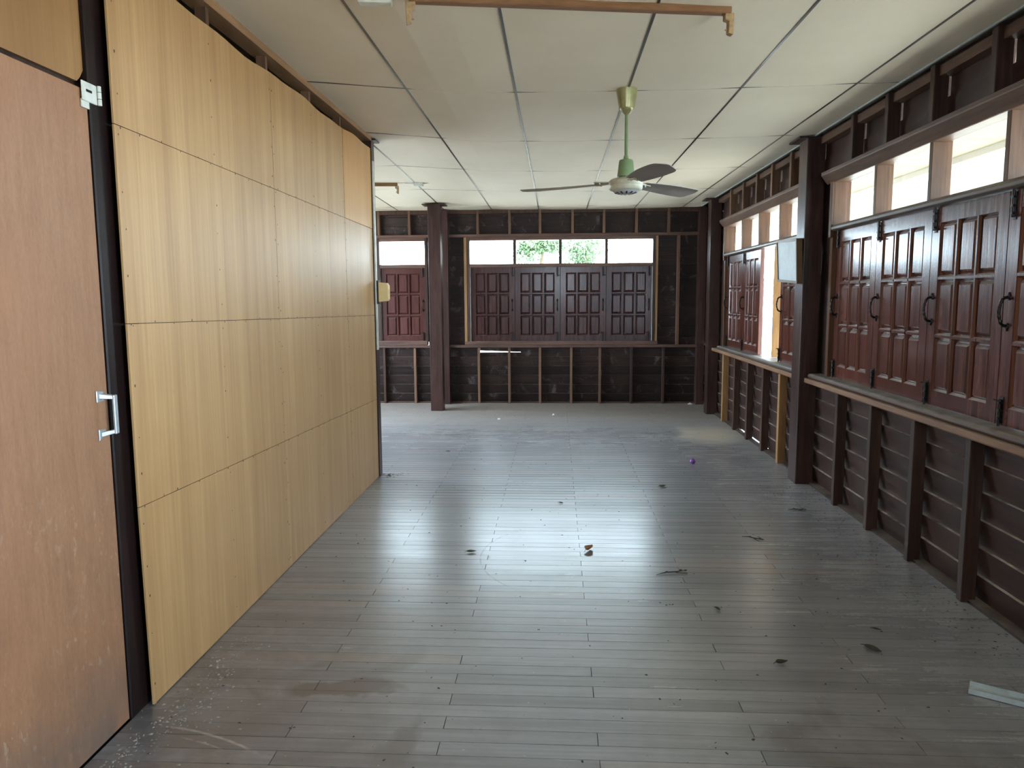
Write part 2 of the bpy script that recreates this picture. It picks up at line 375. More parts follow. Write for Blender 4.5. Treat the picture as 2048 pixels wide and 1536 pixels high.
for i, (a, b, y0, y1) in enumerate(cand):
    gap = 0.0018 + 0.0022*rng.random()**2
    if 4.7 < y0 < 7.6: gap = 0.0030 + 0.0040*rng.random()
    if 5.39 < y0 < 5.455: gap = 0.010
    t0, t1 = rng.uniform(-.00025, .00025), rng.uniform(-.00025, .00025)
    g = 0.0012
    pts = [(a+g,y0+gap/2,-.02),(b-g,y0+gap/2,-.02),(b-g,y1-gap/2,-.02),(a+g,y1-gap/2,-.02),(a+g,y0+gap/2,t0),(b-g,y0+gap/2,t0),(b-g,y1-gap/2,t1),(a+g,y1-gap/2,t1)]
    if i < 298: MB().hexa(pts).build('floor_board', M['floor'], floor)
    else: rest.hexa(pts)
rest.box(-3.6, 1.86, -2.05, 1.548, -.02, 0)
stuff(rest.build('floor_boards', M['floor'], floor))
# ---- ceiling
ceil = struct(empty('ceiling'), 'off-white ceiling of large boards between thin dark bars')
XL = [-0.785 + 0.577*i for i in range(-5, 6)]; XL[0] = -3.62; XL = [x for x in XL if x < 1.70] + [1.745]
YL = [4.03 + 1.232*j for j in range(-5, 5)] + [YB + .01]
for i in range(len(XL)-1):
    for j in range(len(YL)-1):
        x0, x1, y0, y1 = XL[i]+.003, XL[i+1]-.003, YL[j]+.003, YL[j+1]-.003
        n = 3; vs = []; fs = []
        for dz in (0, .008):
            for a in range(n+1):
                xx = x0 + (x1-x0)*a/n; bow = .0035*math.sin(math.pi*a/n)
                for yy in (y0, y1): vs.append((xx, yy, zc(xx, yy) - bow + dz))
        o = 2*(n+1)
        for a in range(n):
            fs.append((2*a, 2*a+1, 2*a+3, 2*a+2)); fs.append((o+2*a, o+2*a+2, o+2*a+3, o+2*a+1))
            fs.append((2*a, 2*a+2, o+2*a+2, o+2*a)); fs.append((2*a+1, o+2*a+1, o+2*a+3, 2*a+3))
        fs += [(0, o, o+1, 1), (2*n, 2*n+1, o+2*n+1, o+2*n)]
        MB().add(vs, fs).build('ceiling_board', M['ceil'], ceil)
def strip(pts, w, hgt, axis):   # bar hugging the ceiling along a list of points
    m = MB()
    for p, q in zip(pts[:-1], pts[1:]):
        if axis == 'y': vs = [(p[0]-w,p[1],p[2]-hgt),(p[0]+w,p[1],p[2]-hgt),(q[0]+w,q[1],q[2]-hgt),(q[0]-w,q[1],q[2]-hgt)]
        else: vs = [(p[0],p[1]-w,p[2]-hgt),(q[0],q[1]-w,q[2]-hgt),(q[0],q[1]+w,q[2]-hgt),(p[0],p[1]+w,p[2]-hgt)]
        m.hexa(vs + [(v[0], v[1], v[2]+hgt+.006) for v in vs])
    return m
for x in XL[1:-1]:
    strip([(x, y, zc(x, y)) for y in YL], .0052, .0025, 'y').build('ceiling_bar', M['bar'], ceil)
for y in YL[:-1]:
    strip([(x, y, zc(x, y)) for x in XL], .0046, .002, 'x').build('ceiling_bar', M['bar'], ceil)
MB().box(1.735, 1.762, -2, YB, 2.388, 2.412).build('edge_angle', M['bar'], ceil)
MB().prism([(1.728,2.385),(1.738,2.385),(1.738,2.393),(1.728,2.393)], -2, YB, 1).build('edge_lip', M['galv'], ceil)
MB().box(-3.8, 3.75, -2.3, 9.75, 2.62, 2.70).build('light_block_deck', M['shell'], ceil)  # unseen slab added to block daylight at the ceiling edges

# ---- lap boarding helpers
def lap_profile(z0, z1, s): return [(.028*s, z0), (.002*s, z1), (.019*s, z1), (.045*s, z0)]
def lap_rows(z0, z1, n):
    st = (z1-z0)/n; return [(z0+k*st - (.014 if k else 0), z0+(k+1)*st) for k in range(n)]
# ---- right wall
wr = struct(empty('wall_right'), 'dark lap-boarded timber wall with exposed studs under the right-hand windows')
def lap_right(y0, y1, z0, z1, n, lift=()):
    for k, (a, b) in enumerate(lap_rows(z0, z1, n)):
        MB().prism([(XW+p, z) for p, z in lap_profile(a, b, 1)], y0, y1, 1).build('lap_board', M['board_y'], wr)
def stud_r(y, z0, z1, mat, w=.042, x0=1.757): MB().box(x0, XW+.004, y-w/2, y+w/2, z0, z1).build('stud', mat, wr, bevel=.003)
ZS = 0.728
bays = [(-2.0, 2.27), (2.27, 5.36), (5.36, 8.50), (8.50, 9.36)]
for bi, (y0, y1) in enumerate(bays):
    a = 0.0
    rows = lap_rows(0.004, ZS, 6)
    for k, (z0, z1) in enumerate(rows):
        if bi == 2 and k == 0:   # light slips in under the lowest board
            for p0, p1, lift in ((y0, 6.48, 0), (6.48, 7.0, .006), (7.0, 7.5, .007), (7.5, y1, 0)):
                MB().prism([(XW+p, z) for p, z in lap_profile(z0+lift, z1, 1)], p0, p1, 1).build('lap_board', M['board_y'], wr)
        else: MB().prism([(XW+p, z) for p, z in lap_profile(z0, z1, 1)], y0, y1, 1).build('lap_board', M['board_y'], wr)
LOW = {1: [2.74, 3.245, 3.745, 4.25, 4.755], 2: [5.97, 6.45, 6.96, 7.47, 7.97]}
for y in LOW[1]: stud_r(y, 0, ZS, M['stud_z'])
for y, m in zip(LOW[2], ('stud_raw', 'stud_z', 'stud_z', 'stud_z', 'stud_raw')): stud_r(y, 0, ZS, M[m], .046)
for a, b, xe in ((-2.0, 6.48, .056), (6.48, 7.5, .004), (7.5, 8.5, .056)):
    MB().box(XW-.03, XW+xe, a, b, -.01, .012).build('sole_strip', M['stud_z'], wr)  # added to stop daylight leaking under the lowest boards
ZB0, ZB1 = 2.052, 2.13
UP = {0: [], 1: [2.735, 3.235, 3.735, 4.22, 4.69], 2: [5.86, 6.355, 6.82, 7.295, 7.80]}
for y in UP[1]: stud_r(y, ZB1, 2.40, M['stud_z'], .042, 1.752)
for y in UP[2]: stud_r(y, ZB1, 2.40, M['stud_brown'], .042, 1.752)
# top plate, window head beam, sill and apron for each glazed bay
for bi, (y0, y1) in enumerate(bays[:3]):
    MB().box(1.775, XW+.02, y0+(.105 if bi == 2 else 0), y1-(.0 if bi == 0 else .075 if bi == 1 else .05), 2.335, 2.383).build('top_plate', M['rail_y'], wr, bevel=.003)
    ya, yb_ = (y0+.02, y1-.19) if bi != 2 else (y0+.1, y1-.24)
    if bi == 0: ya, yb_ = y0, y1-.02
    MB().prism([(1.748,ZB1),(1.748,ZB1-.022),(1.790,ZB0),(1.90,ZB0),(1.90,ZB1)], ya, yb_, 1).build('head_beam', M['rail_y'], wr, bevel=.003)
    e0, e1 = (y0, y1-.075) if bi != 2 else (y0+.105, y1-.10)
    MB().prism([(1.735,.722),(1.725,.730),(1.727,.757),(1.84,.757),(1.84,.722)], e0, e1, 1).build('sill_apron', M['apron'], wr, bevel=.002)
    f0, f1 = (y0, y1-.09) if bi != 2 else (y0+.10, y1-.26)
    MB().prism([(1.752,.758),(1.744,.768),(1.747,.782),(1.758,.790),(1.90,.792),(1.90,.758)], f0, f1, 1).build('sill', M['frame_y'] if bi == 2 else M['rail_y'], wr, bevel=.0025)
# cladding above the head beam: short panels between studs, slightly askew so that slits of light show
for bi, ys in ((1, [2.27]+UP[1]+[5.36]), (2, [5.36]+UP[2]+[8.50])):
    for a, b in zip(ys[:-1], ys[1:]):
        g0 = .030 if bi == 2 else .012
        t = random.uniform(.3, 1.0)
        for z0, z1, dx in ((ZB1-.03, 2.245, 0.0), (2.235, 2.42, 0.012)):
            if dx == 0: poly = [(a+.018+g0*t*.15, z0), (b-.0, z0), (b-.0, z1), (a+.018+g0*t, z1)]
            else: poly = [(a+.018+g0*t*1.05, z0), (b, z0), (b, z1), (a+.02, z1)]
            MB().prism(poly, XW+.012+dx, XW+.026+dx, 0).build('upper_panel', M['board_y'], wr)
for y0, y1 in ((-2, 2.27), (8.5, 9.36)):
    for z0, z1 in lap_rows(ZB1-.03, 2.44, 2): MB().prism([(XW+p, z) for p, z in lap_profile(z0, z1, 1)], y0, y1, 1).build('lap_board', M['board_y'], wr)
for k, (z0, z1) in enumerate(lap_rows(ZS, ZB1, 11)):    # solid stretch by the far corner
    MB().prism([(XW+p, z) for p, z in lap_profile(z0, z1, 1)], 8.50, 9.36, 1).build('lap_board', M['board_y'], wr)
for a, b in ((5.08, 5.36), (5.36, 5.62), (8.17, 8.5), (2.0, 2.56)):
    MB().box(XW+.02, XW+.05, a, b, .75, ZB1).build('infill_board', M['board_y'], wr)
MB().box(XW+.04, XW+.06, -2, 9.4, 2.40, 2.63).build('light_block_board', M['shell'], wr)  # unseen board added above the ceiling to keep daylight out
# wall behind the camera, right side, with an unseen opening added for daylight
m = MB(); m.box(XW+.03, XW+.07, -2.05, -.2, .7, 2.15).box(XW+.03, XW+.07, 1.8, 2.27, .7, 2.15); m.build('infill_board', M['board_y'], wr)

# ---- back wall
wb = struct(empty('wall_back'), 'dark weathered lap-boarded timber wall at the far end of the room')
def lap_back(x0, x1, z0, z1, n, skip=()):
    for k, (a, b) in enumerate(lap_rows(z0, z1, n)):
        if k in skip: continue
        MB().prism([(YB+p, z) for p, z in lap_profile(a, b, 1)], x0, x1, 0).build('lap_board', M['board_x'], wb)
lap_back(-3.6, 1.86, 0.004, .70, 6, skip=(5,))
z0, z1 = lap_rows(0.004, .70, 6)[5]
for x0, x1 in ((-3.6, -.955), (-.44, 1.86)):
    MB().prism([(YB+p, z) for p, z in lap_profile(z0, z1, 1)], x0, x1, 0).build('lap_board', M['board_x'], wb)
# split board: a tapering crack lets daylight through
def crack(a0, b0, a1, b1):
    pa, pb = lap_profile(a0, b0, 1), lap_profile(a1, b1, 1)
    vs = [(-.955, YB+p, z) for p, z in pa] + [(-.44, YB+p, z) for p, z in pb]
    MB().add(vs, [(0,1,2,3),(7,6,5,4),(0,4,5,1),(1,5,6,2),(2,6,7,3),(3,7,4,0)]).build('lap_board', M['board_x'], wb)
crack(z0, .638, z0, .640); crack(.660, z1, .6405, z1)
for k, (a, b) in enumerate(lap_rows(2.09, 2.42, 3)):
    MB().prism([(YB+p, z) for p, z in lap_profile(a, b, 1)], -3.6, 1.86, 0).build('lap_board', M['board_x'], wb)
for x0, x1 in ((-1.60, -1.10), (1.22, 1.86), (-3.6, -2.22)):
    for a, b in lap_rows(.70, 2.09, 11): MB().prism([(YB+p, z) for p, z in lap_profile(a, b, 1)], x0, x1, 0).build('lap_board', M['board_x'], wb)
YF = 9.29
MB().box(-3.6, 1.86, 9.325, 9.40, -.02, .014).build('sole_strip', M['stud_z'], wb)  # added to close the line of daylight at the floor
def stud_b(x, z0, z1, mat, w=.032): MB().box(x-w/2, x+w/2, YF, YB+.004, z0, z1).build('stud', mat, wb, bevel=.002)
for i, x in enumerate((-2.16, -1.77, -.962, -.58, -.197, .192, .548, .936, 1.327)): stud_b(x, 0, .705, M['stud_brown'] if i in (2,3,4) else M['stud_z'] if i in (0,7,8) else M['stud_brown'], .030)
for i, x in enumerate((-2.19, -1.807, -.959, -.566, -.193, .204, .586, .978, 1.366)): stud_b(x, 2.092, 2.385, M['stud_brown'], .030)
stud_b(1.226, .735, 2.06, M['stud_raw'], .034); stud_b(1.49, .735, 2.06, M['stud_brown'], .034)
MB().box(-3.6, 1.80, 9.265, YB+.01, .703, .734).build('sill_rail', M['rail_x'], wb, bevel=.003)
MB().box(-1.13, 1.25, 9.272, YB+.01, .736, .782).build('sill', M['rail_x'], wb, bevel=.004)
MB().box(-2.22, -1.60, 9.272, YB+.01, .736, .79).build('sill', M['rail_x'], wb, bevel=.004)
MB().box(-3.6, 1.80, 9.28, YB+.01, 2.062, 2.096).build('head_rail', M['rail_x'], wb, bevel=.003)
MB().box(-3.6, 1.86, 9.295, YB+.01, 2.345, 2.40).build('top_plate', M['stud_z'], wb, bevel=.003)
MB().box(-3.8, 1.9, YB+.035, YB+.06, 2.40, 2.63).build('light_block_board', M['shell'], wb)  # added out of view to block light over the far wall
# ---- partition (left wall)
wl = struct(empty('wall_left'), 'golden plywood partition with nailed seams on the left')
seam = [lambda y: 0.003, lambda y: .67-.0275*(y-2.34), lambda y: 1.255-.0165*(y-2.23), lambda y: 1.853-.0095*(y-2.24), None]
def top(y): return 2.352 + .0105*(y-2.24) + .007*math.sin(y*5.3) + .004*math.sin(y*13)
colsY = [(2.238, 3.518), (3.522, 4.700), (4.704, 5.405)]
G = .0012
for ci, (ya, yb_) in enumerate(colsY):
    for ri in range(4):
        n = 14 if ri == 3 else 2
        bot, tp = [], []
        for k in range(n+1):
            y = ya + (yb_-ya)*k/n
            bot.append((y, seam[ri](y)+(G if ri else 0)))
            tp.append((y, top(y) if ri == 3 else seam[ri+1](y)-G))
        if ci == 0 and ri == 0: bot[0] = (ya+.012, .004); 
        poly = bot + tp[::-1]
        MB().prism(poly, XP-.006, XP + (.0012 if (ci, ri) in ((2,3),) else 0), 0).build('plywood_panel', M['ply_orange'] if (ci, ri) == (2,3) else M['ply'], wl)
nails = MB(); nr = random.Random(5)
def nail(y, z, r=.0032):
    n = 6; c = (XP+.0002, y, z)
    vs = [(XP+.0004, y+r*math.cos(2*math.pi*k/n)*1.0, z+r*math.sin(2*math.pi*k/n)*1.3) for k in range(n)]
    nails.add(vs + [(XP+.0018, y, z)], [(k, (k+1)%n, n) for k in range(n)])
for y in (2.262, 2.90, 3.507, 3.535, 4.10, 4.688, 4.716, 5.385):
    z = .06
    while z < 2.33:
        nail(y+nr.uniform(-.005,.005), z+nr.uniform(-.02,.02), nr.uniform(.002,.0042)); z += nr.uniform(.11, .17)
for s_ in seam[1:4]:
    y = 2.27
    while y < 5.4:
        nail(y, s_(y)+nr.choice((-1,1))*nr.uniform(.002,.007), nr.uniform(.002,.004)); y += nr.uniform(.09, .16)
stuff(nails.build('nail_heads', M['nail'], wl))
for y in (2.92, 3.505, 4.11, 4.69): MB().box(XP-.05, XP-.008, y-.013, y+.013, 0, 2.44).build('stud', M['stud_brown'], wl)
for s_ in (.65, 1.24, 1.84): MB().box(XP-.05, XP-.008, 2.32, 5.40, s_-.045, s_+.045).build('noggin', M['stud_brown'], wl)
pb = [(2.238, 2.427), (5.41, 2.437)]
MB().hexa([(XP-.07,1.0,2.427),(XP+.012,1.0,2.427),(XP+.012,5.40,2.437),(XP-.07,5.40,2.437),(XP-.07,1.0,2.50),(XP+.012,1.0,2.50),(XP+.012,5.40,2.50),(XP-.07,5.40,2.50)]).build('top_beam', M['beam'], wl)
MB().box(-1.50, -1.40, 2.25, 5.40, 0, .05).build('sole_plate', M['stud_z'], wl)
MB().box(-1.47, -1.462, 2.24, 5.40, 0, 2.20).build('rear_panel', M['ply'], wl)
# end boarding of the partition, facing the far room, and the unseen shell
MB().box(-1.385, -1.312, 5.408, 5.452, 0, 2.455).build('end_board', M['post'], wl, bevel=.002)
MB().box(-1.312, -1.302, 5.412, 5.440, .95, 2.30).build('cover_strip', M['white_paint'], wl)
m = MB().box(-3.65, -1.39, 5.42, 5.46, 0, 2.55); struct(m.build('wall_inner', M['shell']))
m = MB(); m.box(-3.68, -3.6, 5.46, 6.0, 0, 2.6).box(-3.68, -3.6, 8.8, 9.4, 0, 2.6).box(-3.68, -3.6, 6.0, 8.8, 0, .8).box(-3.68, -3.6, 6.0, 8.8, 2.1, 2.6).box(-3.68, -3.6, -2.1, 5.46, 0, 2.6)  # side wall of the wing; its unseen opening is added to let daylight in
struct(m.build('wall_wing', M['shell']))
m = MB(); m.box(-3.68, -.62, -2.08, -2.0, 0, 2.6).box(.68, 1.9, -2.08, -2.0, 0, 2.6).box(-.62, .68, -2.08, -2.0, 0, 1.42).box(-.62, .68, -2.08, -2.0, 2.05, 2.6)  # unseen opening added here for daylight and glints on the far shutters
struct(m.build('wall_front', M['shell']))
m = MB(); m.box(-1.42, -1.36, -2.0, 1.22, 0, 2.5)
struct(m.build('wall_passage', M['ply_upper']))
# ---- door
d1 = struct(empty('door_1'), 'scuffed brown hardboard door with an aluminium pull beside the plywood partition')
MB().box(-1.392, -1.352, 1.24, 2.163, .006, 1.930).build('door_leaf', M['door'], d1, bevel=.0015)
MB().box(-1.42, -1.372, 1.22, 2.17, 1.930, 1.950).build('lintel_strip', M['stud_z'], d1)
edge = [(2.135,1.948),(2.150,1.962),(2.166,1.985),(2.178,2.02),(2.188,2.07),(2.193,2.12),(2.196,2.20),(2.19,2.50)]
MB().prism([(1.22,1.944)] + edge + [(1.22,2.50)], -1.372, -1.360, 0).build('overdoor_panel', M['ply_upper'], d1)
MB().box(-1.47, -1.345, 2.166, 2.310, 0, 2.50).build('door_jamb', M['jamb'], d1, bevel=.004)
mh = MB()   # pull handle: two foot plates and a flat grip
for z, s_ in ((1.045, 1), (.930, -1)):
    mh.prism([(2.104, z-.018), (2.138, z-.010*s_-.006), (2.138, z+.014), (2.104, z+.018)], -1.352, -1.347, 0)
    mh.hexa([(-1.348,2.114,z-.008),(-1.348,2.136,z-.008),(-1.322,2.156,z-.006-.006*s_),(-1.322,2.142,z-.006-.006*s_),(-1.348,2.114,z+.008),(-1.348,2.136,z+.008),(-1.322,2.156,z+.006-.006*s_),(-1.322,2.142,z+.006-.006*s_)])
mh.box(-1.326, -1.318, 2.141, 2.159, .928, 1.046)
h = mh.build('pull_handle', M['alu'], d1, bevel=.002); h['label'] = 'silver aluminium pull'
hs = empty('hasp_lock', parent=d1); hs['label'] = 'white painted hasp and staple'
m = MB(); m.box(-1.346, -1.342, 2.128, 2.198, 1.895, 1.950); m.build('hinged_plate', M['white_paint'], hs, bevel=.0015)
MB().box(-1.3418, -1.3405, 2.146, 2.172, 1.922, 1.929).build('slot', M['black'], hs)
m = MB(); m.tube([(-1.338,2.203,1.895),(-1.338,2.203,1.912)], .006, 8).tube([(-1.338,2.203,1.914),(-1.338,2.203,1.932)], .006, 8).tube([(-1.338,2.203,1.934),(-1.338,2.203,1.950)], .006, 8)
m.build('knuckle', M['white_paint'], hs, smooth=True)
MB().box(-1.351, -1.346, 2.13, 2.165, 1.876, 1.900).build('staple_plate', M['white_paint'], hs, bevel=.001)

# ------------------------------------------------------------------ windows with panelled shutters
def panel_mesh(w, h, mat):
    b, r = .020, .015
    bw = min(.022, w*.26)
    m = MB()
    o = [(0,0),(w,0),(w,h),(0,h)]; i1 = [(b*.35,b*.35),(w-b*.35,b*.35),(w-b*.35,h-b*.35),(b*.35,h-b*.35)]
    i2 = [(bw,bw),(w-bw,bw),(w-bw,h-bw),(bw,h-bw)]
    rings = [[(p[0], 0.0, p[1]) for p in o], [(p[0], -.001, p[1]) for p in i1], [(p[0], -r, p[1]) for p in i2]]
    vs = [p for rg in rings for p in rg]; fs = [(8,9,10,11), (3,2,1,0)]
    for k in range(2):
        for a in range(4): fs.append((4*k+a, 4*k+(a+1)%4, 4*k+4+(a+1)%4, 4*k+4+a))
    return m.add(vs, fs).mesh('raised_panel', mat)
def handle_mesh():
    m = MB()
    for s_ in (-1, 1):
        z = .058*s_
        m.tube([(0,0,z),(0,-.006,z)], [.013,.011], 10).tube([(0,-.004,z),(0,-.016,z*.97),(0,-.026,z*.86)], [.007,.006,.006], 8)
        m.tube([(0,0,z*1.18),(0,-.003,z*1.36)], [.009,.003], 8)
    pth, rr = [], []
    for k in range(25):
        t = k/24; z = .052*(1-2*t); y = -.026 - .012*math.sin(math.pi*t)
        r = .0042 + .0030*abs(math.sin(math.pi*t*5))
        pth.append((0, y, z)); rr.append(r)
    m.tube(pth, rr, 8)
    return m.mesh('pull_handle', M['iron'], smooth=True)
HANDLE = handle_mesh()
def bolt_mesh():
    m = MB(); m.box(-.011, .011, -.003, 0, -.055, .055)
    m.tube([(0,-.010,-.075),(0,-.010,.045)], .0062, 8)
    for z in (-.035, 0.0, .03): m.box(-.009, .009, -.0175, -.002, z-.005, z+.005)
    m.tube([(0,-.010,.038),(-.030,-.018,.040)], .004, 6)
    return m.mesh('barrel_bolt', M['iron'], smooth=True)
BOLT = bolt_mesh()
leaf_cache = {}
def leaf_meshes(w, h, mat):
    key = (round(w,3), round(h,3), mat.name)
    if key in leaf_cache: return leaf_cache[key]
    st, rl, br, t = .118*w, .076*h, .026, .034
    m = MB()
    m.box(0, st, -t/2, t/2, 0, h).box(w-st, w, -t/2, t/2, 0, h)
    m.box(st, w-st, -t/2+.0015, t/2, 0, rl).box(st, w-st, -t/2+.0015, t/2, h-rl, h)
    ph = (h-2*rl-2*br)/3; pw = (w-2*st-2*br)/3
    F_ = -t/2+.001
    def bar_poly(c, half): return [(c-half, .004), (c-half, F_+.009), (c-half*.45, F_), (c+half*.45, F_), (c+half, F_+.009), (c+half, .004)]
    for k in (1, 2):
        z = rl + k*ph + (k-.5)*br
        m.prism([(p[0], p[1]) for p in [(q[1], q[0]) for q in bar_poly(z, br/2)]], st, w-st, 0)
    for k in (1, 2):
        x = st + k*pw + (k-.5)*br
        m.prism(bar_poly(x, br/2), rl, h-rl, 2)
    # ovolo moulding round the field
    for x, d in ((st, 1), (w-st, -1)): m.prism([(x, .004), (x, F_+.003), (x+d*.010, F_+.014), (x+d*.010, .004)], rl, h-rl, 2)
    for z, d in ((rl, 1), (h-rl, -1)): m.prism([(.004, z), (F_+.003, z), (F_+.014, z+d*.010), (.004, z+d*.010)], st, w-st, 0)
    fr = m.mesh('shutter', mat)
    pm = panel_mesh(pw, ph, mat)
    slots = [(st + c*(pw+br), .004, rl + r*(ph+br)) for r in range(3) for c in range(3)]
    leaf_cache[key] = (fr, pm, slots, st, rl); return leaf_cache[key]
def leaf(parent, w, h, loc, rz, mat, side, bolts=True):
    fr, pm, slots, st, rl = leaf_meshes(w, h, mat)
    o = put(fr, 'shutter', parent, loc, rz)
    for p in slots: put(pm, 'raised_panel', o, p)
    hx = st*.5 if side == 'L' else w - st*.5
    put(HANDLE, 'pull_handle', o, (hx, -.017, h*.49))
    if bolts:
        put(BOLT, 'barrel_bolt', o, (hx, -.017, .062))
        b = put(BOLT, 'barrel_bolt', o, (hx, -.017, h-.062)); b.rotation_euler = (0, math.pi, 0)
    return o
def transom_right(win, y0, y1):   # glass pane just behind the mullions
    MB().box(1.868, 1.871, y0, y1, 1.782, 2.054).build('glass_pane', M['glass'], win)
def window_right(name, label, ybounds, skip=(), mats=None):
    w_ = struct(empty(name), label)
    y0, y1 = ybounds[0], ybounds[-1]
    MB().prism([(1.792,1.742),(1.782,1.750),(1.782,1.766),(1.800,1.782),(1.89,1.782),(1.89,1.742)], y0-.02, y1+.02, 1).build('transom_bar', M['frame_y'], w_, bevel=.002)
    for i, y in enumerate(ybounds):
        wd = .030
        if i in (0, len(ybounds)-1):
            s_ = -1 if i == 0 else 1
            MB().box(1.795, 1.90, min(y, y+s_*.045), max(y, y+s_*.045), .79, 2.054).build('jamb', M['frame_z'], w_, bevel=.002)
            MB().box(1.780, 1.797, min(y, y+s_*.040), max(y, y+s_*.040), 1.70, 2.060).build('jamb_fillet', M['frame_z'], w_, bevel=.002)
        else:
            MB().box(1.798, 1.892, y-wd/2, y+wd/2, 1.780, 2.054).build('mullion', M['frame_z'], w_, bevel=.002)
    for i, (a, b) in enumerate(zip(ybounds[:-1], ybounds[1:])):
        MB().box(1.868, 1.871, a+.016, b-.016, 1.783, 2.052).build('glass_pane', M['glass'], w_)
        if i and i-1 not in skip and i not in skip: MB().box(1.862, 1.885, a-.02, a+.02, .79, 1.745).build('shutter_stop', M['stud_z'], w_)  # added behind the leaf gap so no daylight line shows
        if i in skip: continue
        g = .003
        leaf(w_, b-a-2*g, 1.742-.797, (1.842, b-g, .795), -HP, M['shut'], 'L')
    return w_
YW1 = [2.56, 3.182, 3.804, 4.432, 5.045]
YW2 = [5.635, 6.245, 6.865, 7.475, 8.155]
w1 = window_right('window_1', 'near right window with panelled shutters closed under a row of clear transoms', YW1)
w2 = window_right('window_2', 'middle right window with one shutter missing so that daylight shows through', YW2, skip=(1,))
# amber board seen in the open slot of window_2
o = MB().box(-.044, .044, -.010, .010, 0, .945).build('raw_board', M['stud_raw'], w2, bevel=.002)
o.location = (1.908, 6.575, .796); o.rotation_euler = (0, 0, math.radians(-28)); o['label'] = 'amber raw-wood board catching the daylight'
def window_back(name, label, xb, mats, sides):
    w_ = struct(empty(name), label); x0, x1 = xb[0], xb[-1]
    MB().box(x0-.02, x1+.02, 9.288, 9.40, 1.694, 1.735).build('transom_bar', M['rail_x'], w_, bevel=.003)
    MB().box(x0-.02, x1+.02, 9.288, 9.40, 2.022, 2.064).build('head', M['rail_x'], w_, bevel=.003)
    for i, x in enumerate(xb):
        if i in (0, len(xb)-1):
            s_ = -1 if i == 0 else 1
            MB().box(min(x,x+s_*.034), max(x,x+s_*.034), 9.285, 9.40, .78, 2.06).build('jamb', M['stud_z'], w_, bevel=.002)
            if name == 'window_3' and i == 0: MB().box(x-.070, x-.036, 9.28, 9.36, .735, 2.06).build('jamb_batten', M['stud_raw'], w_, bevel=.002)
        else: MB().box(x-.017, x+.017, 9.292, 9.39, 1.735, 2.022).build('mullion', M['stud_z'], w_, bevel=.002)
    for i, (a, b) in enumerate(zip(xb[:-1], xb[1:])):
        MB().box(a+.017, b-.017, 9.352, 9.355, 1.735, 2.022).build('glass_pane', M['glass'], w_)
        leaf(w_, b-a-.006, 1.694-.784, (a+.003, 9.335, .783), 0, mats[i], sides[i])
        if i: MB().box(a-.02, a+.02, 9.354, 9.385, .78, 1.70).build('shutter_stop', M['stud_z'], w_)  # added to block daylight between neighbouring leaves
    return w_
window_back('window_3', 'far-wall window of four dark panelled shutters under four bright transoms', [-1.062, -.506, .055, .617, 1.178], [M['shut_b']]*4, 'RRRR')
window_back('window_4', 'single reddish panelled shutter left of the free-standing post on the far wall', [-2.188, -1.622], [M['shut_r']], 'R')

# ------------------------------------------------------------------ posts
def post(x0, x1, y0, y1, label, cap=True, capx=(.05,.03), grp='square timber posts', ztop=2.39, mat='post'):
    e = tag(empty('timber_post', ((x0+x1)/2, (y0+y1)/2, 0)), label, 'post', grp)
    hx, hy = (x1-x0)/2, (y1-y0)/2
    MB().box(-hx, hx, -hy, hy, 0, ztop).build('shaft', M[mat], e, bevel=.006, seg=2)
    if cap: MB().box(-hx-capx[0], hx+capx[1], -hy-.02, hy+.04, ztop-.012, ztop-.002).build('cap_board', M['post'], e)
    return e
post(1.692, 1.814, 5.288, 5.46, 'dark square post with a framed grey panel hung on it, nearest on the right', ztop=2.388, capx=(.06,0))
post(1.695, 1.814, 8.455, 8.61, 'dark square post against the right wall near the far corner', ztop=2.388, capx=(.06,0))
post(-1.468, -1.322, 8.645, 8.79, 'free-standing reddish square post before the far wall', ztop=2.392, capx=(.06,.06))
post(-1.46, -1.318, 9.20, 9.345, 'dark square post against the far wall just behind the free-standing one', cap=False)
post(1.715, 1.812, 9.23, 9.345, 'weathered corner post where the far wall meets the right wall', cap=False)
post(-1.392, -1.318, 5.455, 5.52, 'dark slim end post of the plywood partition', ztop=2.46, cap=True, capx=(.0,.03))

# ------------------------------------------------------------------ ceiling fan
fan = tag(empty('ceiling_fan', (.363, 4.009, 1.856)), 'green and cream three-bladed ceiling fan on a long rod', 'ceiling fan')
z = lambda v: v - 1.856
MB().lathe([(.040, z(2.288)), (.054, z(2.37)), (.055, z(2.384))][::1], 28).build('canopy', M['olive'], fan, smooth=True)
MB().lathe([(.012, z(2.258)), (.024, z(2.27)), (.035, z(2.287)), (.036, z(2.292))], 24).build('canopy_cup', M['olive'], fan, smooth=True)
MB().tube([(0,0,z(2.27)), (0,0,z(2.03))], .0085, 14).build('down_rod', M['green'], fan, smooth=True)
MB().lathe([(.045, z(1.946)), (.044, z(1.960)), (.037, z(2.020)), (.034, z(2.030)), (.014, z(2.036)), (.011, z(2.052))], 28).build('rod_cover', M['green'], fan, smooth=True)
MB().lathe([(.060, z(1.872)), (.078, z(1.876)), (.086, z(1.884)), (.088, z(1.900)), (.086, z(1.903)), (.086, z(1.906)), (.088, z(1.909)), (.087, z(1.924)), (.075, z(1.934)), (.040, z(1.940)), (.030, z(1.95))], 36).build('motor_housing', M['motor'], fan, smooth=True)
bp = MB().lathe([(.030, z(1.858)), (.045, z(1.860)), (.062, z(1.868)), (.070, z(1.876))], 32).build('bottom_plate', M['motor_grey'], fan, smooth=True)
m = MB()
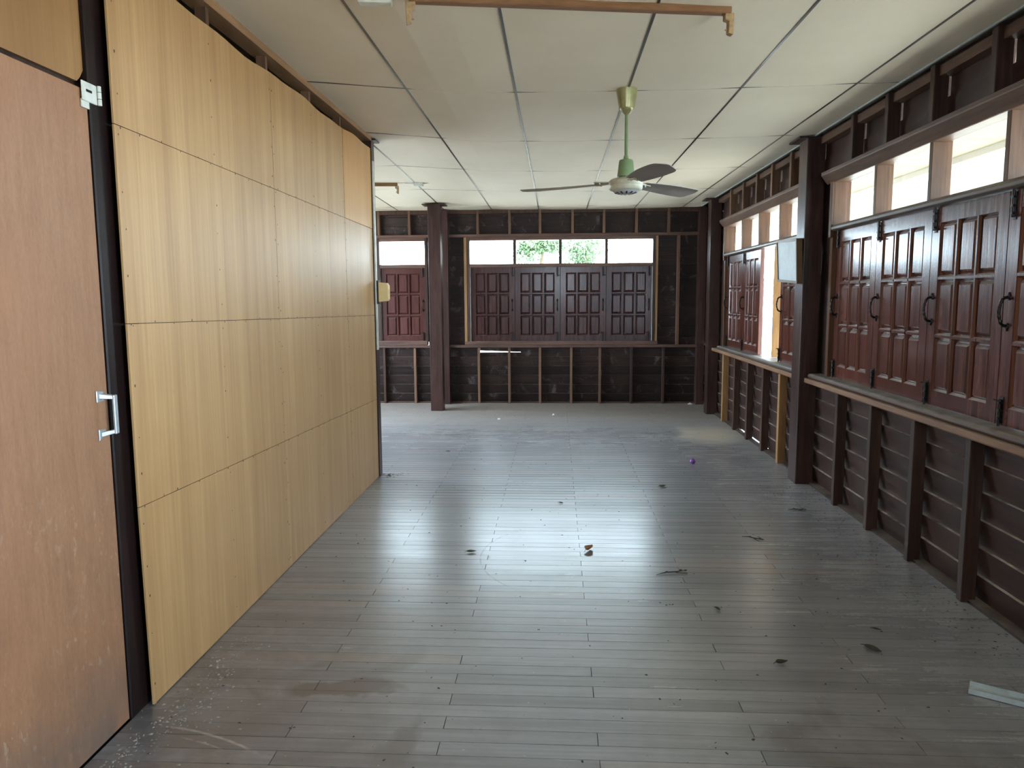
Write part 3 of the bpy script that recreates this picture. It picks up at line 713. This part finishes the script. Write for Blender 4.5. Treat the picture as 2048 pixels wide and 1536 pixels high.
for k in range(12):
    a = 2*math.pi*k/12; c, s_ = math.cos(a), math.sin(a)
    p = lambda r, w, zz: (r*c - w*s_, r*s_ + w*c, zz)
    m.hexa([p(.036,-.004,z(1.8575)), p(.058,-.004,z(1.8635)), p(.058,.004,z(1.8635)), p(.036,.004,z(1.8575)), p(.036,-.004,z(1.866)), p(.058,-.004,z(1.872)), p(.058,.004,z(1.872)), p(.036,.004,z(1.866))])
m.build('vent_slots', M['black'], bp)
def blade_mesh():
    vs, fs = [], []; N = 16; K = 4; tw = math.radians(-13)
    for lay in (0, 1):
        for i in range(N+1):
            t = i/N; r = .125 + .455*t
            half = .042 + .022*math.sin(math.pi*min(t*1.15, 1)*.62)
            if t > .86: half *= math.sqrt(max(0.02, 1-((t-.86)/.14)**2))*.9 + .1*(t<1)
            for k in range(K+1):
                w = (k/K*2-1)*half
                zz = math.sin(tw)*w - .010*(w/.06)**2*.6 + .002*lay - .006*t
                vs.append((r, math.cos(tw)*w - .010*math.sin(math.pi*t), zz + z(1.915)))
    S1 = (N+1)*(K+1)
    for i in range(N):
        for k in range(K):
            a = i*(K+1)+k; b = a+K+1
            fs.append((a, a+1, b+1, b)); fs.append((S1+a, S1+b, S1+b+1, S1+a+1))
    for i in range(N):
        a = i*(K+1); b = a+K+1; fs.append((a, b, S1+b, S1+a)); a += K; b += K; fs.append((a, S1+a, S1+b, b))
    for k in range(K):
        fs.append((k, S1+k, S1+k+1, k+1)); e = N*(K+1); fs.append((e+k, e+k+1, S1+e+k+1, S1+e+k))
    return MB().add(vs, fs).mesh('fan_blade', M['blade'], smooth=True)
bm_ = blade_mesh()
arm = MB(); arm.hexa([(.07,-.018,z(1.915)),(.165,-.030,z(1.908)),(.165,.030,z(1.922)),(.07,.018,z(1.917)),(.07,-.018,z(1.921)),(.165,-.030,z(1.912)),(.165,.030,z(1.926)),(.07,.018,z(1.923))])
for x, yv in ((.135,-.016),(.135,.016),(.155,0)): arm.tube([(x,yv,z(1.905)),(x,yv,z(1.922))], .005, 8)
arm_me = arm.mesh('blade_arm', M['motor'], bevel=.001)
for a in (163.5, 43.5, 283.5):
    b = put(bm_, 'fan_blade', fan, (0,0,0), math.radians(a)); put(arm_me, 'blade_arm', b)

# ------------------------------------------------------------------ tube-light battens
def batten(name, p0, p1, label, ends=(True, True), ballast=None):
    p0, p1 = Vector(p0), Vector(p1); d = p1-p0; L = d.length
    e = tag(empty(name, p0, rz=math.atan2(d.y, d.x)), label, 'light fitting')
    MB().box(0, L, -.019, .019, -.030, 0).build('batten', M['batten'], e, bevel=.003)
    for k, x in enumerate((0.0, L)):
        if not ends[k]: continue
        s_ = 1 if k == 0 else -1
        m = MB(); m.prism([(x-.012*s_, -.028), (x+.022*s_, -.028), (x+.022*s_, -.052), (x+.008*s_, -.056), (x+.008*s_, -.098), (x-.010*s_, -.104), (x-.012*s_, -.06)], -.014, .014, 1)
        m.tube([(x+.008*s_, 0, -.085), (x+.018*s_, 0, -.085)], .004, 6)
        m.build('lamp_holder', M['tan'], e, bevel=.002)
    return e
zb = zc(.1, 2.85)-.003
batten('tube_light_batten', (-.515, 2.735, zc(-.5,2.74)-.004), (.64, 2.935, zc(.6,2.9)-.004), 'brown tube-light batten without a tube on the near ceiling')
e = batten('tube_light_batten', (-2.70, 7.20, zc(-2,7.3)-.004), (-1.53, 7.33, zc(-1.5,7.3)-.004), 'brown tube-light batten without a tube behind the partition end')
def ballast(loc, rz, label, sx=.10):
    e = tag(empty('starter_box', loc, rz=rz), label, 'electrical box')
    MB().box(-sx/2, sx/2, -.022, .022, -.034, 0).build('housing', M['white_paint'], e, bevel=.005, seg=2)
    MB().box(-sx/2-.012, sx/2+.012, -.028, .028, -.004, 0).build('base_plate', M['galv'], e)
    MB().tube([(sx/2,0,-.012),(sx/2+.03,.004,-.008),(sx/2+.06,-.002,-.004)], .0035, 6).build('wire', M['white_paint'], e, smooth=True)
    MB().tube([(-sx/2,0,-.012),(-sx/2-.04,.004,-.008),(-sx/2-.09,.008,-.004)], .0035, 6).build('wire', M['white_paint'], e, smooth=True)
    return e
ballast((-.645, 2.775, zc(-.65,2.78)-.001), math.radians(8), 'pale box with loose wires at the top edge beside the near batten', .12)
ballast((-1.325, 7.335, zc(-1.3,7.3)-.001), 0, 'small white box on the ceiling at the end of the far batten', .09)

# ------------------------------------------------------------------ wall-hung things
fp = tag(empty('framed_panel', (1.686, 5.36, 1.42)), 'grey sheet in a thin brown frame hung on the nearest right post', 'panel')
def skew(pts, x0, x1): return [(x0, p[0], p[1]) for p in pts] + [(x1, p[0], p[1]) for p in pts]
outer = [(-.10,-.012),(.36,.010),(.42,.315),(-.055,.297)]
def shrink(pl, d):
    cx = sum(p[0] for p in pl)/4; cz = sum(p[1] for p in pl)/4
    return [(p[0]+(d if p[0]<cx else -d), p[1]+(d if p[1]<cz else -d)) for p in pl]
MB().prism(shrink(outer, .006), -.034, -.004, 0).build('sheet', M['sheet'], fp)
for i in range(4):
    a, b = outer[i], outer[(i+1)%4]; ia, ib = shrink(outer, .017)[i], shrink(outer, .017)[(i+1)%4]
    MB().prism([a, b, ib, ia], -.042, 0, 0).build('frame_bar', M['brownframe'], fp)
MB().box(-.003, .006, .0, .06, .10, .20).build('hanger', M['brownframe'], fp)
sb = tag(empty('switch_box', (-1.300, 5.42, 1.30)), 'cream plastic switch box on the end of the plywood partition', 'switch')
MB().box(-.012, .012, -.005, .05, -.015, .155).build('backing_block', M['stud_z'], sb, bevel=.002)
m = MB(); m.prism([(.012,.0),(.075,.006),(.083,.020),(.083,.118),(.072,.136),(.012,.142)], -.010, .055, 1); m.build('cover', M['cream'], sb, bevel=.004, seg=2)
MB().box(.083, .088, .010, .035, .05, .085).build('rocker', M['cream'], sb, bevel=.002)

# ------------------------------------------------------------------ things lying on the floor
def leaf_thing(name, x, y, size, rz, mat, label, curl=.35, cat='leaf'):
    e = tag(empty(name, (x, y, .0015), rz=rz), label, cat)
    vs, fs = [], []; N = 10
    for i in range(N+1):
        t = i/N; half = size*.24*math.sin(math.pi*t**.8)**.9 if 0 < t < 1 else .0008
        for k in (-1, 0, 1):
            vs.append((size*(t-.5), half*k, abs(k)*curl*half + size*.18*curl*(2*t-1)**2 + .001))
    for i in range(N):
        for k in range(2): a = 3*i+k; fs.append((a, a+1, a+4, a+3))
    n0 = len(vs); vs += [(v[0], v[1], v[2]+.0012) for v in vs]; fs += [tuple(n0+i for i in f[::-1]) for f in fs]
    MB().add(vs, fs).build('blade', M[mat], e, smooth=True)
    MB().tube([(-size*.68, size*.02, .003), (-size*.5, 0, size*.18*curl+.002), (0, 0, .003), (size*.42, 0, size*.12*curl+.002)], [.0012,.0014,.0011,.0006], 5).build('midrib', M[mat], e)
    return e
leaf_thing('fallen_leaf', .176, 3.835, .085, 1.1, 'leaf_brown', 'orange-brown dry leaf curled upright on the shiny floor', .9)
leaf_thing('fallen_leaf', -.441, 3.771, .052, .2, 'leaf_olive', 'olive leaf lying left of the orange one on the floor', .6)
leaf_thing('fallen_leaf', .747, 5.172, .060, .5, 'leaf_olive', 'dark olive leaf past the long floor seam, below the purple ball', .7)
leaf_thing('fallen_leaf', 1.192, 2.755, .070, -.9, 'leaf_dark', 'long dark leaf near the right-hand studs, left of the metal channel', .4)
leaf_thing('fallen_leaf', .819, 2.63, .050, .3, 'leaf_dark', 'crumpled dark leaf in the middle of the near floor', .8)
leaf_thing('fallen_leaf', .034, 4.725, .035, -.6, 'leaf_dark', 'tiny dark leaf scrap above the window reflections', .6)
leaf_thing('fallen_leaf', .688, 3.095, .035, -1.1, 'leaf_dark', 'small dark leaf below the forked twig', .7)
leaf_thing('fallen_leaf', 1.28, 2.93, .035, -.5, 'leaf_dark', 'small narrow dark leaf near the foot of a right-hand stud', .3)
leaf_thing('fallen_leaf', -.93, 6.33, .035, .1, 'leaf_dark', 'lone dark scrap on the far left floor beside the partition end', .5)
def twig(x, y, rz, label, L=.15):
    e = tag(empty('twig', (x, y, .001), rz=rz), label, 'twig')
    MB().tube([(-L/2,0,.002),(-L*.2,.008,.006),(L*.1,.004,.005),(L/2,.014,.003)], [.0012,.003,.003,.001], 6).build('stem', M['leaf_dark'], e, smooth=True)
    for px, py in ((-L*.15,.012),(L*.12,-.006),(L*.3,.016),(L*.42,.006)):
        MB().lathe([(.0005,-.004),(.007,-.001),(.006,.002),(.0005,.004)], 6, (px,py,.006)).build('bud', M['leaf_dark'], e)
    MB().tube([(L*.05,.004,.005),(L*.25,-.020,.004),(L*.4,-.026,.002)], [.002,.0015,.0008], 5).build('side_shoot', M['leaf_dark'], e)
    return e
twig(.563, 3.513, .32, 'dark forked twig right of the window reflections', .17)
twig(1.08, 4.051, -.6, 'small dark twig lying in the narrow reflection towards the right wall', .12)
twig(1.50, 4.62, -.1, 'short thick twig at the foot of the studs beyond the near right post', .11)
bl = tag(empty('foil_ball', (1.087, 5.908, .021)), 'crumpled purple foil ball on the floor', 'ball')
m = bpy.data.meshes.new('foil'); b = bmesh.new(); bmesh.ops.create_icosphere(b, subdivisions=3, radius=.021)
rr = random.Random(2)
for v in b.verts: v.co *= 1 + rr.uniform(-.10, .07)
b.to_mesh(m); b.free(); m.materials.append(M['purple']); put(m, 'foil', bl)
MB().lathe([(.004,.014),(.009,.022),(.003,.026)], 8).build('twist', M['purple'], bl)
ch = tag(empty('metal_channel', (1.395, 2.476, .002), rz=math.atan2(-.95, 1.55)), 'dull galvanised metal channel lying on the floor at the right edge', 'metal strip')
MB().box(0, .62, -.030, .030, 0, .002).build('web', M['galv'], ch)
for s_ in (-1, 1): MB().box(0, .62, s_*.030-.001, s_*.030+.001, .0, .018).build('flange', M['galv'], ch)
MB().prism([(-.012,.002),(-.006,.006),(.006,.006),(.012,.002)], 0, .62, 0).build('rib', M['galv'], ch)
def scrap(x, y, s_, rz, label):
    e = tag(empty('paper_scrap', (x, y, .001), rz=rz), label, 'paper scrap')
    MB().add([(-s_,-s_*.5,.0),(s_*.8,-s_*.6,.002),(s_,s_*.5,.010),(-s_*.6,s_*.7,.004),(-s_,-s_*.5,.0015),(s_*.8,-s_*.6,.0035),(s_,s_*.5,.0115),(-s_*.6,s_*.7,.0055)], [(0,3,2,1),(4,5,6,7),(0,1,5,4),(1,2,6,5),(2,3,7,6),(3,0,4,7)]).build('sheet', M['paper'], e)
    MB().add([(s_,s_*.5,.0105),(s_*.2,s_*.5,.02),(-s_*.6,s_*.7,.005),(s_,s_*.5,.012),(s_*.2,s_*.5,.0215),(-s_*.6,s_*.7,.0065)], [(0,1,2),(5,4,3),(0,3,4,1),(1,4,5,2),(2,5,3,0)]).build('fold', M['paper'], e)
scrap(1.646, 9.22, .030, .3, 'white crumpled scrap in the far right corner')
scrap(-.62, 8.05, .018, .8, 'white scrap on the far floor right of the free-standing post')
scrap(-.03, 8.35, .014, .1, 'pale scrap near the middle of the far floor')
# crumbs and grit nobody could count
def grit(name, label, mat, spots, smin, smax, seed):
    r = random.Random(seed); m = MB()
    for x, y in spots(r):
        s_ = r.uniform(smin, smax); a = r.uniform(0, 6.28); c, q = math.cos(a), math.sin(a); hz = s_*r.uniform(.2, .7)
        k = r.uniform(.3, .8); f = lambda u, v, w: (x + s_*(u*c - v*k*q), y + s_*(u*q + v*k*c), w+.0006)
        m.add([f(-1,-1,0), f(1,-.8,0), f(.9,1,0), f(-.8,.9,0), f(-.2,0,hz), f(.4,.1,hz*.8)], [(3,2,1,0),(0,1,5,4),(1,2,5),(2,3,4,5),(3,0,4)])
    return stuff(m.build(name, M[mat]), label, 'debris')
def near_door(r):
    for _ in range(420):
        y = r.uniform(1.85, 2.75); x = XP + .02 + abs(r.gauss(0, .06)) + (.10*r.random() if y > 2.1 else 0); yield x, y
    for _ in range(90): yield -1.2 + r.gauss(0, .10), 2.22 + r.gauss(0, .09)
grit('plaster_crumbs', 'pale crumbs and grit swept against the door foot', 'crumb', near_door, .0012, .0062, 1)
def all_floor(r):
    for _ in range(520):
        y = 1.95 + 7.2*r.random()**1.3; x = r.uniform(-1.25, 1.7); yield x, y
    for _ in range(260): y = r.uniform(2.2, 5.2); yield 1.78 - abs(r.gauss(0, .13)), y
    for _ in range(70): yield -1.27 + abs(r.gauss(0, .05)), 5.47 + r.gauss(0, .04)
grit('dirt_crumbs', 'dark specks of dirt scattered over the plank floor', 'dirt', all_floor, .0015, .0062, 2)
def pale_floor(r):
    for _ in range(160): yield r.uniform(-1.2, 1.7), 2.0 + 7*r.random()
grit('pale_specks', 'tiny pale specks scattered over the plank floor', 'crumb', pale_floor, .0012, .004, 3)

# ------------------------------------------------------------------ outside
gr = struct(MB().box(-60, 60, -40, 90, -2.7, -2.6).build('ground', M['ground']), 'pale ground outside')
ve = struct(empty('trim_1'), 'cream boarded veranda soffit and fascia outside the right wall')
for k in range(-4, 12):
    y0 = 1.16*k; MB().box(1.90, 3.62, y0+.004, y0+1.156, 2.452, 2.462).build('soffit_board', M['soffit'], ve)
MB().box(3.62, 3.70, -4.6, 13.9, 2.225, 2.52).build('fascia', M['ext_white'], ve)
MB().box(3.30, 3.62, -4.6, 13.9, 2.40, 2.452).build('edge_beam', M['ext_white'], ve)
MB().box(1.89, 3.72, -4.6, 13.9, 2.60, 2.66).build('veranda_roof', M['shell'], ve)
nb = tag(empty('white_house', (5.2, 17.0, -2.6)), 'bright white neighbouring building seen through the shutter gap', 'building')
MB().box(-2.2, 2.6, 0, 5, 0, 6.2).build('wall', M['ext_white'], nb)
m = MB().box(-.85, -.35, -.04, .02, 3.72, 4.30).build('window', M['ext_grey'], nb)
for k in range(3): MB().box(-.82, -.38, -.06, -.035, 3.78+k*.17, 3.90+k*.17).build('pane', M['glass'], m)
MB().box(-.95, -.20, -.06, -.01, 3.05, 3.45).build('blue_sign', M['ext_blue'], nb)
for k in range(6): MB().box(-1.4, .6, -.08, 0, 1.95+k*.13, 2.03+k*.13).build('louvre', M['ext_grey'], nb)
th = tag(empty('teal_house', (-0.9, 40.0, -2.6)), 'low teal metal roof beyond the far transoms', 'building')
MB().box(-1.2, 1.2, 0, 4, 0, 5.6).build('wall', M['ext_white'], th)
MB().prism([(-.4,5.55),(2.0,6.05),(4.4,5.55),(4.4,5.65),(2.0,6.15),(-.4,5.65)], -1.35, 1.35, 0).build('roof', M['ext_teal'], th)
def tree(x, y, z0, r, hgt, label, n, seed):
    e = tag(empty('leafy_tree', (x, y, -2.6)), label, 'tree', 'trees beyond the far wall')
    q = random.Random(seed)
    MB().tube([(0,0,0),(.1,.05,hgt*.4),(.0,.0,hgt*.75),(.15,0,hgt)], [.22,.17,.12,.05], 8).build('trunk', M['bark'], e, smooth=True)
    m = MB(); bl = [(q.uniform(-r,r)*.75, q.uniform(-r,r)*.75, hgt+q.uniform(-r,r)*.55, q.uniform(.3,.6)*r) for _ in range(12)]
    for _ in range(n):
        bx, by, bz, br = q.choice(bl); d = Vector((q.gauss(0,1), q.gauss(0,1), q.gauss(0,1))).normalized()*br*q.random()**.4
        c = Vector((bx,by,bz)) + d; u = Vector((q.gauss(0,1), q.gauss(0,1), q.gauss(0,1))).normalized(); v = u.orthogonal().normalized(); s_ = q.uniform(.05,.11)
        m.add([c-u*s_, c+v*s_*.45, c+u*s_, c-v*s_*.45], [(0,1,2,3)])
    f = m.build('foliage', M['leafy'], e); f['kind'] = 'stuff'
tree(-.65, 30.0, 0, 1.05, 5.95, 'round leafy tree behind the second far transom', 5000, 4)
tree(1.2, 33.0, 0, 1.2, 6.1, 'loose leafy tree behind the third far transom', 3200, 9)
